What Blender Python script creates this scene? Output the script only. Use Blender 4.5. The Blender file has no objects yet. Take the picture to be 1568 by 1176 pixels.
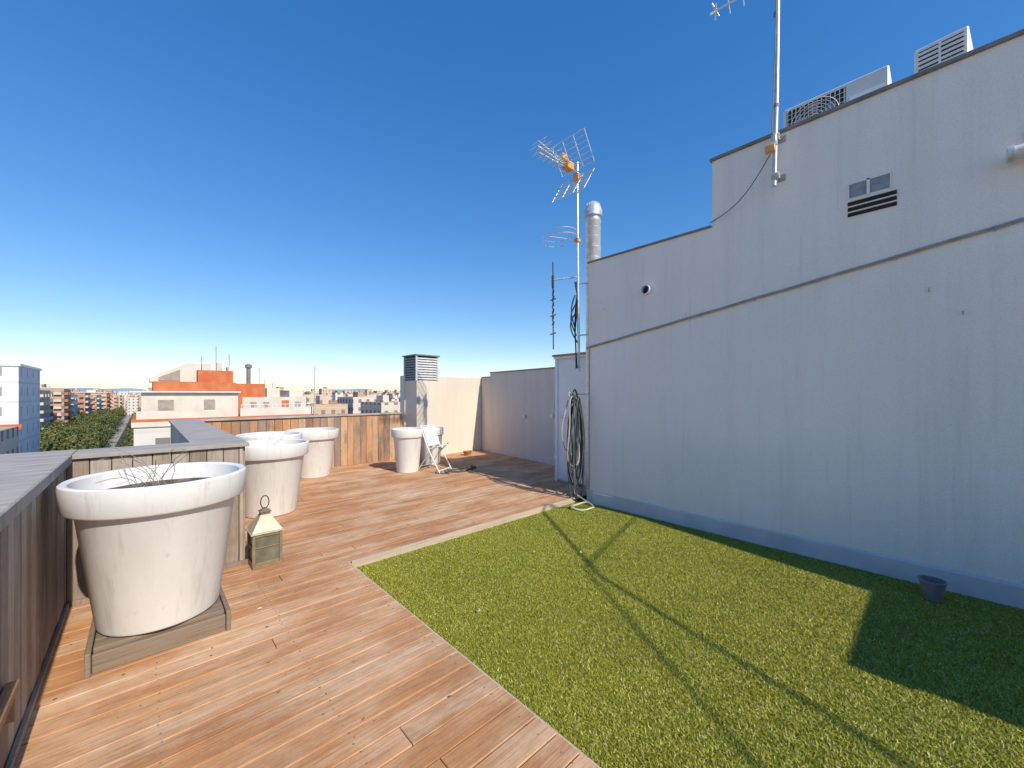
import bpy, math, random
import numpy as np
from mathutils import Vector
random.seed(7); np.random.seed(7)
scene = bpy.context.scene
SIN, COS = 0.6807, 0.7326      # view bearing relative to the wall direction (+Y)

# ------------------------------------------------------------------ materials
def new_mat(name):
    m = bpy.data.materials.new(name); m.use_nodes = True
    nt = m.node_tree; b = nt.nodes['Principled BSDF']
    return m, nt, b
def ramp(nt, fac, stops, interp='LINEAR'):
    r = nt.nodes.new('ShaderNodeValToRGB'); r.color_ramp.interpolation = interp
    el = r.color_ramp.elements
    while len(el) > 1: el.remove(el[-1])
    el[0].position = stops[0][0]; el[0].color = (*stops[0][1], 1)
    for p, c in stops[1:]:
        e = el.new(p); e.color = (*c, 1)
    nt.links.new(fac, r.inputs[0]); return r.outputs[0]
def objco(nt, scale=(1,1,1), rnd=0):
    tc = nt.nodes.new('ShaderNodeTexCoord'); mp = nt.nodes.new('ShaderNodeMapping')
    mp.inputs['Scale'].default_value = scale
    nt.links.new(tc.outputs['Object'], mp.inputs[0]); out = mp.outputs[0]
    if rnd:
        at = nt.nodes.new('ShaderNodeAttribute'); at.attribute_name = 'rnd'
        vm = nt.nodes.new('ShaderNodeVectorMath'); vm.operation = 'SCALE'
        cx = nt.nodes.new('ShaderNodeCombineXYZ')
        for i in range(3): nt.links.new(at.outputs['Fac'], cx.inputs[i])
        nt.links.new(cx.outputs[0], vm.inputs[0]); vm.inputs['Scale'].default_value = rnd
        va = nt.nodes.new('ShaderNodeVectorMath')
        nt.links.new(out, va.inputs[0]); nt.links.new(vm.outputs[0], va.inputs[1]); out = va.outputs[0]
    return out
def noise(nt, co, scale, detail=6, rough=.6):
    n = nt.nodes.new('ShaderNodeTexNoise'); n.inputs['Scale'].default_value = scale
    n.inputs['Detail'].default_value = detail; n.inputs['Roughness'].default_value = rough
    nt.links.new(co, n.inputs['Vector']); return n.outputs['Fac']
def mix(nt, a, b, fac, mode='MIX'):
    m = nt.nodes.new('ShaderNodeMix'); m.data_type = 'RGBA'; m.blend_type = mode
    for sock, v in ((m.inputs[6], a), (m.inputs[7], b)):
        if isinstance(v, tuple): sock.default_value = (*v, 1)
        else: nt.links.new(v, sock)
    if isinstance(fac, (int, float)): m.inputs[0].default_value = fac
    else: nt.links.new(fac, m.inputs[0])
    return m.outputs[2]
def bump(nt, b, h, strength, dist=.01):
    bp = nt.nodes.new('ShaderNodeBump'); bp.inputs['Strength'].default_value = strength
    bp.inputs['Distance'].default_value = dist
    nt.links.new(h, bp.inputs['Height']); nt.links.new(bp.outputs[0], b.inputs['Normal'])
def pmat(name, c1, c2, scale=5, stretch=(1,1,1), rough=.7, bmp=.2, bscale=None, metal=0, lo=.35, hi=.65):
    m, nt, b = new_mat(name)
    co = objco(nt, stretch); n = noise(nt, co, scale)
    col = ramp(nt, n, [(lo, c1), (hi, c2)])
    nt.links.new(col, b.inputs['Base Color'])
    b.inputs['Roughness'].default_value = rough; b.inputs['Metallic'].default_value = metal
    if bmp: bump(nt, b, noise(nt, objco(nt), bscale or scale*6), bmp, .005)
    return m

def wood(name, stops, along, wear=None, rough=.75, wearlo=.5, wearhi=.66, wearrnd=1.2, wearamt=1.0, fcon=.8, bmpd=.004, bigs=(3.4,.75)):
    """weathered board: 'along' = axis of the grain"""
    m, nt, b = new_mat(name)
    fine = [34,34,34]; fine[along] = 1.2
    med = [7,7,7]; med[along] = .9
    big = [bigs[0]]*3; big[along] = bigs[1]
    at = nt.nodes.new('ShaderNodeAttribute'); at.attribute_name = 'rnd'
    base = ramp(nt, at.outputs['Fac'], stops)
    g = noise(nt, objco(nt, tuple(fine), 17), 3, 8, .7)
    gr = ramp(nt, g, [(.3, (.6,.57,.55)), (.5, (1,1,1)), (.7, (1.15,1.15,1.15))])
    col = mix(nt, base, gr, fcon, 'MULTIPLY')
    md = noise(nt, objco(nt, tuple(med), 9), 1.4, 5, .6)
    mr = ramp(nt, md, [(.35, (.80,.78,.76)), (.6, (1.04,1.04,1.04))])
    col = mix(nt, col, mr, .6, 'MULTIPLY')
    if wear:
        w = noise(nt, objco(nt, tuple(big), wearrnd), 1.1, 10, .75)
        wf = ramp(nt, w, [(wearlo, (0,0,0)), (wearhi, (wearamt,)*3)])
        gm = ramp(nt, g, [(.35,(.35,.35,.35)),(.55,(1,1,1))])
        col = mix(nt, col, wear, mix(nt, wf, gm, 1.0, 'MULTIPLY'))
        d2 = noise(nt, objco(nt, (1.5,1.5,1.5)), 1.3, 8, .7)
        col = mix(nt, col, ramp(nt, d2, [(.38,(.76,.71,.67)),(.55,(1,1,1))]), .75, 'MULTIPLY')
        d3 = noise(nt, objco(nt, (1,1,1)), 17, 6, .7)
        col = mix(nt, col, ramp(nt, d3, [(.67,(1,1,1)),(.73,(.62,.58,.55))]), .7, 'MULTIPLY')
    nt.links.new(col, b.inputs['Base Color'])
    b.inputs['Roughness'].default_value = rough
    bump(nt, b, g, .6, bmpd)
    return m

M = {}
M['deck'] = wood('deck_wood', [(0,(.51,.24,.10)),(.5,(.56,.28,.122)),(.85,(.59,.305,.14)),(1,(.46,.215,.092))], 0, (.77,.58,.395), rough=.85, wearlo=.44, wearhi=.66, wearrnd=.10, wearamt=.9, bigs=(2.6,.8))
M['deck_edge'] = wood('deck_edge_wood', [(0,(.50,.385,.28)),(1,(.58,.47,.35))], 0)
M['fence_grey'] = wood('grey_fence_wood', [(0,(.30,.235,.18)),(.4,(.38,.31,.245)),(.8,(.45,.38,.31)),(1,(.28,.21,.16))], 2, (.47,.42,.37), wearlo=.5, wearhi=.75)
M['fence_brown'] = wood('brown_fence_wood', [(0,(.44,.21,.095)),(.35,(.56,.31,.155)),(.6,(.36,.21,.13)),(.8,(.64,.41,.24)),(1,(.30,.22,.17))], 2, (.18,.15,.13), wearlo=.50, wearhi=.60)
M['cap'] = pmat('weathered_coping', (.32,.285,.245), (.48,.43,.37), 3, (1,4,1), .85, .2)
M['plinth'] = wood('plinth_wood', [(0,(.18,.13,.09)),(1,(.27,.205,.15))], 0)

def plaster(name, base, stain, amount=.5):
    m, nt, b = new_mat(name)
    st = noise(nt, objco(nt, (3.2,3.2,.22)), 1.3, 7, .65)
    sf = ramp(nt, st, [(.48,(0,0,0)),(.72,(1,1,1))])
    mm = nt.nodes.new('ShaderNodeMath'); mm.operation='MULTIPLY'; mm.inputs[1].default_value = amount
    nt.links.new(sf, mm.inputs[0])
    big = noise(nt, objco(nt), .7, 4, .5)
    c = ramp(nt, big, [(.3, tuple(x*.94 for x in base)), (.7, tuple(min(1,x*1.03) for x in base))])
    c = mix(nt, c, stain, mm.outputs[0])
    s2 = noise(nt, objco(nt, (9,9,.35)), 2.1, 6, .7)
    c = mix(nt, c, ramp(nt, s2, [(.56,(1,1,1)),(.75,(.86,.85,.83))]), .8, 'MULTIPLY')
    sp = noise(nt, objco(nt), 9, 10, .75)
    spf = ramp(nt, sp, [(.66,(1,1,1)),(.76,(.80,.79,.77))])
    c = mix(nt, c, spf, .7, 'MULTIPLY')
    gr = noise(nt, objco(nt), 110, 3, .8)
    c = mix(nt, c, ramp(nt, gr, [(.35,(.88,.88,.88)),(.6,(1.03,1.03,1.03))]), .8, 'MULTIPLY')
    nt.links.new(c, b.inputs['Base Color']); b.inputs['Roughness'].default_value = .9
    bump(nt, b, noise(nt, objco(nt), 75, 4, .7), .4, .007)
    return m
M['wall'] = plaster('white_roughcast', (.94,.84,.745), (.76,.68,.60), .5)
M['wall_shaded'] = plaster('shaded_roughcast', (.70,.62,.55), (.56,.50,.44), .5)  # darkened copy of the white roughcast: parapet's shade put into its colour
M['wall2'] = plaster('cream_roughcast', (.76,.655,.53), (.60,.51,.41), .5)
M['skirt'] = pmat('grey_waterproof_skirting', (.54,.50,.49), (.64,.60,.575), 4, (1,1,1), .8, .3)
M['coping'] = pmat('dark_metal_coping', (.15,.145,.14), (.24,.235,.23), 6, rough=.6)
m, nt, b = new_mat('white_planter_plastic')
n1 = noise(nt, objco(nt,(2,2,.7)), 3, 5, .6)
c = ramp(nt, n1, [(.35,(.73,.72,.68)),(.65,(.79,.78,.745))])
n2 = noise(nt, objco(nt,(11,11,.8)), 1.6, 7, .7)
c = mix(nt, c, ramp(nt, n2, [(.53,(1,1,1)),(.72,(.74,.71,.65))]), .75, 'MULTIPLY')
n3 = noise(nt, objco(nt), 14, 8, .75)
c = mix(nt, c, ramp(nt, n3, [(.61,(1,1,1)),(.73,(.68,.64,.58))]), .75, 'MULTIPLY')
nt.links.new(c, b.inputs['Base Color']); b.inputs['Roughness'].default_value=.8
b.inputs['Specular IOR Level'].default_value=.3
bump(nt, b, noise(nt, objco(nt), 30, 5, .6), .15, .005)
M['pot']=m
M['soil'] = pmat('dry_soil', (.08,.062,.045), (.19,.155,.12), 14, rough=.95, bmp=.8)
M['twig'] = pmat('dry_twig', (.22,.18,.13), (.36,.31,.23), 14)
M['metal'] = pmat('galvanised_metal', (.50,.50,.50), (.68,.68,.67), 12, rough=.42, metal=.5, bmp=.05)
M['alu'] = pmat('aluminium_rod', (.6,.6,.6), (.75,.75,.75), 12, rough=.35, metal=.6, bmp=0)
M['orange'] = pmat('orange_plastic', (.70,.30,.06), (.78,.38,.10), 12, rough=.4, bmp=0)
M['black'] = pmat('black_cable', (.015,.015,.015), (.03,.03,.03), 12, rough=.5, bmp=0)
M['cablegrey'] = pmat('grey_cable', (.34,.30,.27), (.46,.41,.37), 12, rough=.6, bmp=0)
M['hosegreen'] = pmat('dark_hose', (.05,.06,.055), (.12,.14,.11), 12, rough=.45, bmp=0)
M['hoseyellow'] = pmat('pale_hose', (.50,.50,.26), (.62,.60,.38), 12, rough=.45, bmp=0)
M['white'] = pmat('white_paint', (.76,.76,.75), (.82,.82,.81), 6, rough=.45, bmp=.05)
M['acgrey'] = pmat('ac_case', (.60,.59,.56), (.68,.67,.64), 6, rough=.5, bmp=.05)
M['dark'] = pmat('dark_void', (.015,.015,.017), (.03,.03,.03), 6, rough=.8, bmp=0)
M['ventgrey'] = pmat('vent_glass_grey', (.22,.22,.23), (.34,.34,.35), 16, rough=.35, bmp=0)
M['lantern'] = pmat('aged_brass', (.46,.38,.26), (.62,.54,.40), 14, rough=.5, metal=.1, bmp=.15)
M['lantframe'] = pmat('tarnished_brass', (.22,.165,.10), (.34,.27,.17), 14, rough=.5, metal=.3, bmp=.15)
M['lglass'] = pmat('lantern_dusty_glass', (.08,.085,.06), (.20,.19,.14), 8, rough=.12, bmp=0)
M['terra'] = pmat('terracotta', (.45,.17,.08), (.55,.24,.12), 6)
M['cup'] = pmat('grey_plastic_cup', (.16,.135,.14), (.26,.22,.23), 9, rough=.35, bmp=.1)
M['louver'] = pmat('louver_white', (.5,.5,.5), (.62,.62,.61), 6, rough=.5)
M['shadow_panel'] = pmat('shadow_panel_surface', (.5,.47,.42), (.6,.57,.5), 6, rough=.9)  # surface of the unseen panel added to cast a shadow
M['leaf_litter'] = pmat('dry_leaf', (.20,.12,.06), (.34,.22,.11), 20, rough=.9, bmp=0)

# turf
m, nt, b = new_mat('artificial_turf')
at = nt.nodes.new('ShaderNodeAttribute'); at.attribute_name='rnd'
c = ramp(nt, at.outputs['Fac'], [(0,(.19,.195,.012)),(.35,(.31,.315,.022)),(.8,(.41,.405,.042)),(.93,(.56,.53,.12)),(1,(.78,.73,.40))])
pn = noise(nt, objco(nt), 1.3, 6, .65)
pc = ramp(nt, pn, [(.3,(.84,.86,.80)),(.7,(1.12,1.08,1.0))])
c = mix(nt, c, pc, .9, 'MULTIPLY')
nt.links.new(c, b.inputs['Base Color']); b.inputs['Roughness'].default_value=.5
M['turf'] = m
M['turfbase'] = pmat('turf_backing', (.15,.155,.012), (.25,.26,.025), 60, rough=.9, bmp=.6, bscale=120)

# facades with windows
def facade(name, stops, px=3.0, pz=3.0, wcol=(.07,.08,.095), const=True, wl=.3, wr=.7):
    m, nt, b = new_mat(name)
    tc = nt.nodes.new('ShaderNodeTexCoord'); sep = nt.nodes.new('ShaderNodeSeparateXYZ')
    nt.links.new(tc.outputs['Object'], sep.inputs[0])
    ge = nt.nodes.new('ShaderNodeNewGeometry'); sn = nt.nodes.new('ShaderNodeSeparateXYZ')
    nt.links.new(ge.outputs['Normal'], sn.inputs[0])
    def mth(op, a, bb=None, c=None):
        n = nt.nodes.new('ShaderNodeMath'); n.operation = op
        for i, v in enumerate((a, bb, c)):
            if v is None: continue
            if isinstance(v, (int,float)): n.inputs[i].default_value = v
            else: nt.links.new(v, n.inputs[i])
        return n.outputs[0]
    isx = mth('GREATER_THAN', mth('ABSOLUTE', sn.outputs[0]), .5)
    vert = mth('LESS_THAN', mth('ABSOLUTE', sn.outputs[2]), .3)
    uu = mth('ADD', mth('MULTIPLY', sep.outputs[1], isx), mth('MULTIPLY', sep.outputs[0], mth('SUBTRACT', 1, isx)))
    fu = mth('FRACT', mth('ADD', mth('DIVIDE', uu, px), 100)); fz = mth('FRACT', mth('ADD', mth('DIVIDE', sep.outputs[2], pz), 100))
    win = mth('MULTIPLY', mth('MULTIPLY', mth('GREATER_THAN', fu, wl), mth('LESS_THAN', fu, wr)),
              mth('MULTIPLY', mth('GREATER_THAN', fz, .35), mth('LESS_THAN', fz, .8)))
    win = mth('MULTIPLY', win, vert)
    slab = mth('MULTIPLY', mth('LESS_THAN', fz, .1), vert)
    at = nt.nodes.new('ShaderNodeAttribute'); at.attribute_name='rnd'
    col = ramp(nt, at.outputs['Fac'], stops, 'CONSTANT' if const else 'LINEAR')
    n = noise(nt, objco(nt), .4, 5, .6)
    col = mix(nt, col, ramp(nt, n, [(.3,(.82,.82,.82)),(.7,(1.05,1.05,1.05))]), .7, 'MULTIPLY')
    col = mix(nt, col, (.55,.52,.48), mth('MULTIPLY', slab, .6))
    col = mix(nt, col, wcol, win)
    roof = mth('GREATER_THAN', sn.outputs[2], .5)
    col = mix(nt, col, (.42,.27,.20), mth('MULTIPLY', roof, .8))
    nt.links.new(col, b.inputs['Base Color']); b.inputs['Roughness'].default_value=.85
    return m
M['city'] = facade('city_facade', [(0,(.68,.57,.44)),(.16,(.54,.32,.21)),(.34,(.72,.62,.51)),(.5,(.60,.43,.29)),(.62,(.74,.68,.60)),(.78,(.64,.50,.37)),(.9,(.50,.29,.19))], wcol=(.24,.20,.18))
M['nwhite'] = pmat('neighbour_white_render', (.60,.53,.44), (.70,.64,.55), .6, rough=.9)
M['norange'] = pmat('neighbour_orange_brick', (.48,.12,.045), (.60,.19,.075), .8, rough=.9)
M['nfac'] = facade('neighbour_facade', [(0,(.66,.61,.53))], 3.2, 3.0, wcol=(.2,.18,.16))
M['wfac'] = facade('white_block_facade', [(0,(.74,.74,.75))], 4.5, 3.0, wl=.46, wr=.56, wcol=(.3,.3,.3))
M['concrete'] = pmat('concrete', (.34,.32,.30), (.46,.44,.41), 1, rough=.9)
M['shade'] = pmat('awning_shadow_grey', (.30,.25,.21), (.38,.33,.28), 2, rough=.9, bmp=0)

# ------------------------------------------------------------------ mesh builder
class MB:
    def __init__(s): s.v=[]; s.f=[]; s.m=[]; s.r=[]; s.s=[]; s.mats=[]
    def mi(s, k):
        if k not in s.mats: s.mats.append(k)
        return s.mats.index(k)
    def add(s, vs, fs, mat, rnd=None, smooth=False):
        o = len(s.v); s.v += [tuple(v) for v in vs]; k = s.mi(mat)
        r = random.random() if rnd is None else rnd
        for f in fs: s.f.append(tuple(i+o for i in f)); s.m.append(k); s.r.append(r); s.s.append(smooth)
    def box(s, a, b, mat, rnd=None, rot=0, piv=None, tilt=None):
        x0,y0,z0=a; x1,y1,z1=b
        vs=[(x,y,z) for z in (z0,z1) for x,y in ((x0,y0),(x1,y0),(x1,y1),(x0,y1))]
        if rot:
            p = piv or ((x0+x1)/2,(y0+y1)/2); c_,s_=math.cos(rot),math.sin(rot)
            vs=[(p[0]+(x-p[0])*c_-(y-p[1])*s_, p[1]+(x-p[0])*s_+(y-p[1])*c_, z) for x,y,z in vs]
        s.add(vs,[(0,3,2,1),(4,5,6,7),(0,1,5,4),(1,2,6,5),(2,3,7,6),(3,0,4,7)],mat,rnd)
    def tube(s, pts, r, mat, n=8, closed=False):
        P=[Vector(p) for p in pts]; vs=[]; fs=[]; up=None
        for i,p in enumerate(P):
            if closed: t=(P[(i+1)%len(P)]-P[i-1]).normalized()
            else: t=(P[min(i+1,len(P)-1)]-P[max(i-1,0)]).normalized()
            if up is None: up = t.orthogonal().normalized()
            up = (up - t*up.dot(t)); up = up.normalized() if up.length>1e-6 else t.orthogonal().normalized()
            w=t.cross(up)
            for k in range(n):
                a=2*math.pi*k/n; vs.append(p+r*(up*math.cos(a)+w*math.sin(a)))
        L=len(P)
        for i in range(L if closed else L-1):
            for k in range(n):
                a=i*n+k; b=i*n+(k+1)%n; c=((i+1)%L)*n+(k+1)%n; d=((i+1)%L)*n+k
                fs.append((a,b,c,d))
        if not closed:
            fs.append(tuple(range(n))[::-1]); fs.append(tuple((L-1)*n+k for k in range(n)))
        s.add(vs,fs,mat,None,True)
    def lathe(s, prof, c, mat, n=48, wob=0):
        vs=[]; fs=[]
        for r,z in prof:
            for k in range(n):
                a=2*math.pi*k/n; vs.append((c[0]+r*math.cos(a),c[1]+r*math.sin(a),c[2]+z))
        for i in range(len(prof)-1):
            for k in range(n):
                fs.append((i*n+k,i*n+(k+1)%n,(i+1)*n+(k+1)%n,(i+1)*n+k))
        s.add(vs,fs,mat,None,True)
    def prism(s, poly, x0, x1, mat, axis='x', rnd=None):
        n=len(poly)
        if axis=='x': vs=[(x0,a,b) for a,b in poly]+[(x1,a,b) for a,b in poly]
        elif axis=='y': vs=[(a,x0,b) for a,b in poly]+[(a,x1,b) for a,b in poly]
        else: vs=[(a,b,x0) for a,b in poly]+[(a,b,x1) for a,b in poly]
        fs=[tuple(range(n)),tuple(range(2*n-1,n-1,-1))]+[(i,i+n,(i+1)%n+n,(i+1)%n) for i in range(n)]
        s.add(vs,fs,mat,rnd)
    def build(s, name, bevel=0, parent=None, autosmooth=35):
        me=bpy.data.meshes.new(name); me.from_pydata(s.v,[],s.f)
        for k in s.mats: me.materials.append(M[k])
        me.polygons.foreach_set('material_index', s.m); me.polygons.foreach_set('use_smooth', s.s)
        at=me.attributes.new('rnd','FLOAT','FACE'); at.data.foreach_set('value', s.r)
        me.validate(); 
        import bmesh
        bm=bmesh.new(); bm.from_mesh(me); bmesh.ops.recalc_face_normals(bm, faces=bm.faces); bm.to_mesh(me); bm.free()
        if any(s.s): me.set_sharp_from_angle(angle=math.radians(autosmooth))
        ob=bpy.data.objects.new(name,me); scene.collection.objects.link(ob)
        if bevel:
            bv=ob.modifiers.new('bevel','BEVEL'); bv.width=bevel; bv.segments=1; bv.limit_method='ANGLE'
        if parent: ob.parent=parent
        return ob
def empty(name, loc=(0,0,0)):
    e=bpy.data.objects.new(name,None); e.location=(0,0,0); scene.collection.objects.link(e); return e

# ------------------------------------------------------------------ deck
EDGE_X, EDGE_Y, WALLX, WALLY = 1.25, 3.35, 4.38, 3.2
mb=MB(); bw=.118; gap=.006
y=-4.0
while y < 7.88:
    y1=min(y+bw-gap, 7.885)
    ranges=[(-.37,EDGE_X)] if y<EDGE_Y-.01 else ([(-.37,6.19)] if y<3.88 else [(.62,6.19)])
    if y<EDGE_Y<y1: y1=EDGE_Y
    for a,b_ in ranges:
        x=a
        off=random.uniform(.9,2.6)
        while x<b_-.02:
            xe=min(x+off,b_)
            if b_-xe<.35: xe=b_
            dz=random.uniform(-.0015,.0015)
            mb.box((x+.0015,y,-.025+dz),(xe-.0015,y1,dz),'deck')
            x=xe; off=random.uniform(1.8,2.6)
    y = y+bw if not (y<EDGE_Y<y+bw) else EDGE_Y+.002
mb.build('wooden_deck', bevel=.0025)
mb=MB()
mb.box((EDGE_X+.02,EDGE_Y-.022,-.062),(4.30,EDGE_Y-.002,.004),'deck_edge')
mb.box((EDGE_X-.012,-4,-.06),(EDGE_X+.01,EDGE_Y-.002,-.004),'deck_edge')
mb.build('deck_edge_board', bevel=.002)
mb=MB(); mb.box((-.37,-4,-.06),(EDGE_X-.02,7.9,-.03),'dark'); mb.box((EDGE_X-.02,EDGE_Y,-.06),(6.19,7.9,-.0301),'dark')
mb.build('deck_subframe')
mb=MB()
for yy in np.arange(-.5,7.8,.118):
    for xx in (0.05,.62,1.19,1.8,2.5,3.2,3.9,4.6):
        if yy<3.3 and xx>1.22: continue
        for o in (.03,.085):
            mb.lathe([(0.0001,.0022),(.004,.0022),(.0042,-.002)],(xx+random.uniform(-.006,.006),yy+o,0),'coping',n=6)
mb.build('deck_screws')

# ------------------------------------------------------------------ turf
mb=MB(); mb.box((EDGE_X+.012,-4,-.12),(WALLX-.01,EDGE_Y-.024,-.06),'turfbase'); mb.build('artificial_turf_backing')
def blades(n,x0,x1,y0,y1):
    p=np.empty((n,3)); p[:,0]=np.random.uniform(x0,x1,n); p[:,1]=np.random.uniform(y0,y1,n); p[:,2]=-.06
    a=np.random.uniform(0,2*np.pi,n); w=np.random.uniform(.0018,.0034,n); h=np.random.uniform(.006,.014,n)
    ln=np.random.normal(0,.009,(n,2))
    d=np.stack([np.cos(a)*w,np.sin(a)*w,np.zeros(n)],1)
    tip=p+np.stack([ln[:,0],ln[:,1],h],1)
    return np.stack([p-d,p+d,tip],1).reshape(-1,3)
V=np.concatenate([blades(540000,EDGE_X+.02,WALLX-.03,-.6,EDGE_Y-.03), blades(60000,EDGE_X+.02,WALLX-.03,-2,-.6)])
nt_=len(V)//3
me=bpy.data.meshes.new('artificial_turf'); me.vertices.add(len(V)); me.vertices.foreach_set('co',V.ravel())
me.loops.add(len(V)); me.loops.foreach_set('vertex_index',np.arange(len(V),dtype=np.int32))
me.polygons.add(nt_); me.polygons.foreach_set('loop_start',np.arange(0,len(V),3,dtype=np.int32))
me.update(calc_edges=True); me.materials.append(M['turf'])
at=me.attributes.new('rnd','FLOAT','FACE'); at.data.foreach_set('value',np.random.uniform(0,1,nt_).astype(np.float32))
scene.collection.objects.link(bpy.data.objects.new('artificial_turf',me))

# ------------------------------------------------------------------ main building wall (right)
bld=empty('rooftop_building')
mb=MB()
mb.prism([(-6,-.5),(WALLY,-.5),(WALLY,3.15),(1.62,3.15),(1.62,3.84),(-6,3.84)],WALLX,10,'wall')
mb.build('rendered_wall',parent=bld)
mb=MB()
mb.box((WALLX-.02,1.63,3.15),(WALLX+.3,WALLY+.015,3.172),'coping')
mb.box((WALLX-.025,-2,3.84),(WALLX+.3,1.64,3.87),'coping')
mb.box((WALLX+.3,1.60,3.84),(9,1.64,3.868),'coping')
mb.build('coping_strip',parent=bld,bevel=.003)
mb=MB()
mb.prism([(WALLX-.004,.10),(WALLX-.018,.085),(WALLX-.03,-.06),(WALLX-.004,-.06)],-2,3.12,'skirt','y')
mb.box((WALLX-.012,3.12,-.06),(WALLX+.05,3.225,.12),'skirt')
mb.build('skirting',parent=bld)
mb=MB()
mb.box((WALLX-.004,.215,2.885),(WALLX+.05,.535,3.03),'wall')
for i in range(3):
    z=2.895+i*.046
    mb.box((WALLX-.008,.225,z),(WALLX-.003,.525,z+.03),'dark')
    mb.box((WALLX-.022,.225,z+.03),(WALLX-.006,.525,z+.036),'wall')
mb.box((WALLX-.006,.265,3.055),(WALLX-.002,.385,3.165),'ventgrey')
mb.box((WALLX-.006,.405,3.055),(WALLX-.002,.515,3.165),'ventgrey')
for a in ((.255,.265),(.385,.405),(.515,.525)): mb.box((WALLX-.012,a[0],3.045),(WALLX-.002,a[1],3.175),'wall')
mb.box((WALLX-.012,.265,3.165),(WALLX-.0021,.515,3.175),'wall')
mb.build('wall_vent',parent=bld)
mb=MB(); c=(WALLX,2.36,2.63)
def ringx(mb,c,r,L,mat,th=.008,n=24):
    prof=[(r,0),(r,-L),(r-th,-L),(r-th,.0)]
    vs=[];fs=[]
    for rr,z in prof:
        for k in range(n):
            a=2*math.pi*k/n; vs.append((c[0]+z,c[1]+rr*math.cos(a),c[2]+rr*math.sin(a)))
    for i in range(3):
        for k in range(n): fs.append((i*n+k,i*n+(k+1)%n,(i+1)*n+(k+1)%n,(i+1)*n+k))
    mb.add(vs,fs,mat,None,True)
ringx(mb,c,.060,.05,'white',th=.012)
vs=[(c[0]-.003,c[1]+.047*math.cos(k*math.pi/8),c[2]+.047*math.sin(k*math.pi/8)) for k in range(16)]
mb.add(vs,[tuple(range(16))],'dark'); mb.build('overflow_pipe',parent=bld)
mb=MB()
mb.tube([(4.30,-.33,3.02),(4.30,-1.5,3.02)],.046,'acgrey',20); mb.tube([(4.30,-.315,3.02),(4.30,-.345,3.02)],.054,'metal',20)
mb.tube([(4.30,-.9,3.02),(4.38,-.9,3.02)],.046,'acgrey',16)
mb.box((4.35,-.44,3.10),(4.38,-.405,3.19),'coping'); mb.build('boiler_outlet_pipe',parent=bld)
mb=MB()
pts=[]
for i in range(30):
    t=i/29; yy=3.22-(3.22+1.6)*t; z=2.02+.158*(3.22-yy)+.002*math.sin(i*1.7)
    pts.append((WALLX-.012,yy,z))
mb.tube(pts,.008,'cablegrey',6)
mb.tube([(p[0]-.004,p[1],p[2]-.016) for p in pts],.005,'cablegrey',6)
for p in pts[::3]: mb.box((p[0]-.010,p[1]-.004,p[2]-.026),(WALLX,p[1]+.004,p[2]+.010),'cablegrey')
mb.tube([(WALLX-.008,3.19,.1),(WALLX-.008,3.188,2.0)],.006,'cablegrey',6)
mb.build('wall_cable')
mb=MB()
for y_,z_ in ((1.9,2.28),(2.95,2.5),(.05,2.2),(-.12,2.0)):
    mb.tube([(WALLX,y_,z_),(WALLX-.03,y_,z_),(WALLX-.035,y_,z_-.03)],.004,'cablegrey',6)
mb.build('wall_hooks')

# guessed, unseen things behind the viewpoint, added to cast shadows on the lawn
mb=MB(); mb.box((2.80,-2.2,-.5),(WALLX-.001,-2.001,1.78),'wall'); mb.box((2.77,-2.23,1.78),(WALLX-.001,-1.975,1.80),'coping'); mb.build('guessed_low_wall')
mb=MB(); mb.prism([(3.91,1.80),(4.37,4.10),(4.37,1.80)],-2.06,-2.05,'shadow_panel','y'); mb.tube([(4.37,-2.055,1.8),(4.37,-2.055,4.15)],.008,'metal',5); mb.build('triangular_shadow_panel')  # unseen panel, shaped to throw the tapering shadow strip along the wall

# ------------------------------------------------------------------ masts & antennas
mast=empty('tall_antenna_mast')
mb=MB(); px_,py_=WALLX-.09,1.03
mb.tube([(px_,py_+.01,3.33),(px_-.0,py_-.01,4.2),(px_+.01,py_-.03,6.4)],.019,'metal',12)
for z in (4.05,4.9): mb.tube([(px_,py_-.006,z),(px_,py_-.008,z+.03)],.023,'coping',12)
for z in (3.42,3.78):
    mb.tube([(px_,py_,z),(WALLX+.02,py_-.03,z+.0)],.009,'metal'); mb.tube([(px_,py_+.03,z),(px_,py_-.03,z)],.03,'metal',10)
    mb.box((WALLX-.008,py_-.06,z-.03),(WALLX,py_+.0,z+.03),'cablegrey')
mb.build('mast_pole',parent=mast)
mb=MB(); mb.box((px_-.06,py_-.01,3.63),(px_-.025,py_+.07,3.70),'orange'); mb.tube([(px_-.02,py_,3.69),(px_-.02,py_,3.80)],.022,'metal'); mb.build('amplifier_box',parent=mast,bevel=.006)
mb=MB()
pts=[]
a=Vector((px_-.04,py_+.03,3.62)); b_=Vector((WALLX-.01,1.64,3.2))
for i in range(14):
    t=i/13; p=a.lerp(b_,t); p.z-=.13*math.sin(math.pi*t)*(1-.3*t); pts.append(p)
mb.tube(pts,.004,'black',5)
mb.tube([(px_-.02,py_+.012,3.62),(px_-.025,py_+.02,3.9),(px_-.02,py_+.0,4.5),(px_-.02,py_-.02,5.3)],.004,'black',5); mb.build('drooping_cable',parent=mast)
mb=MB(); o=Vector((px_,py_,5.25))
mb.tube([o,o+Vector((-.1,.47,-.02))],.008,'alu')
e=o+Vector((-.1,.47,-.02))
for dx,dz in ((-.05,.06),(.05,-.06)): mb.tube([e-Vector((dx,.0,dz))*.7, e+Vector((dx,.04,dz))*.9],.007,'alu')
mb.tube([e,e+Vector((-.03,.06,-.03))],.012,'alu')
for k in range(2): q=o+Vector((-.1,.47,0))*(.55+.25*k); mb.tube([q+Vector((-.05,0,.08)),q+Vector((.05,0,-.08))],.005,'alu')
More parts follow.
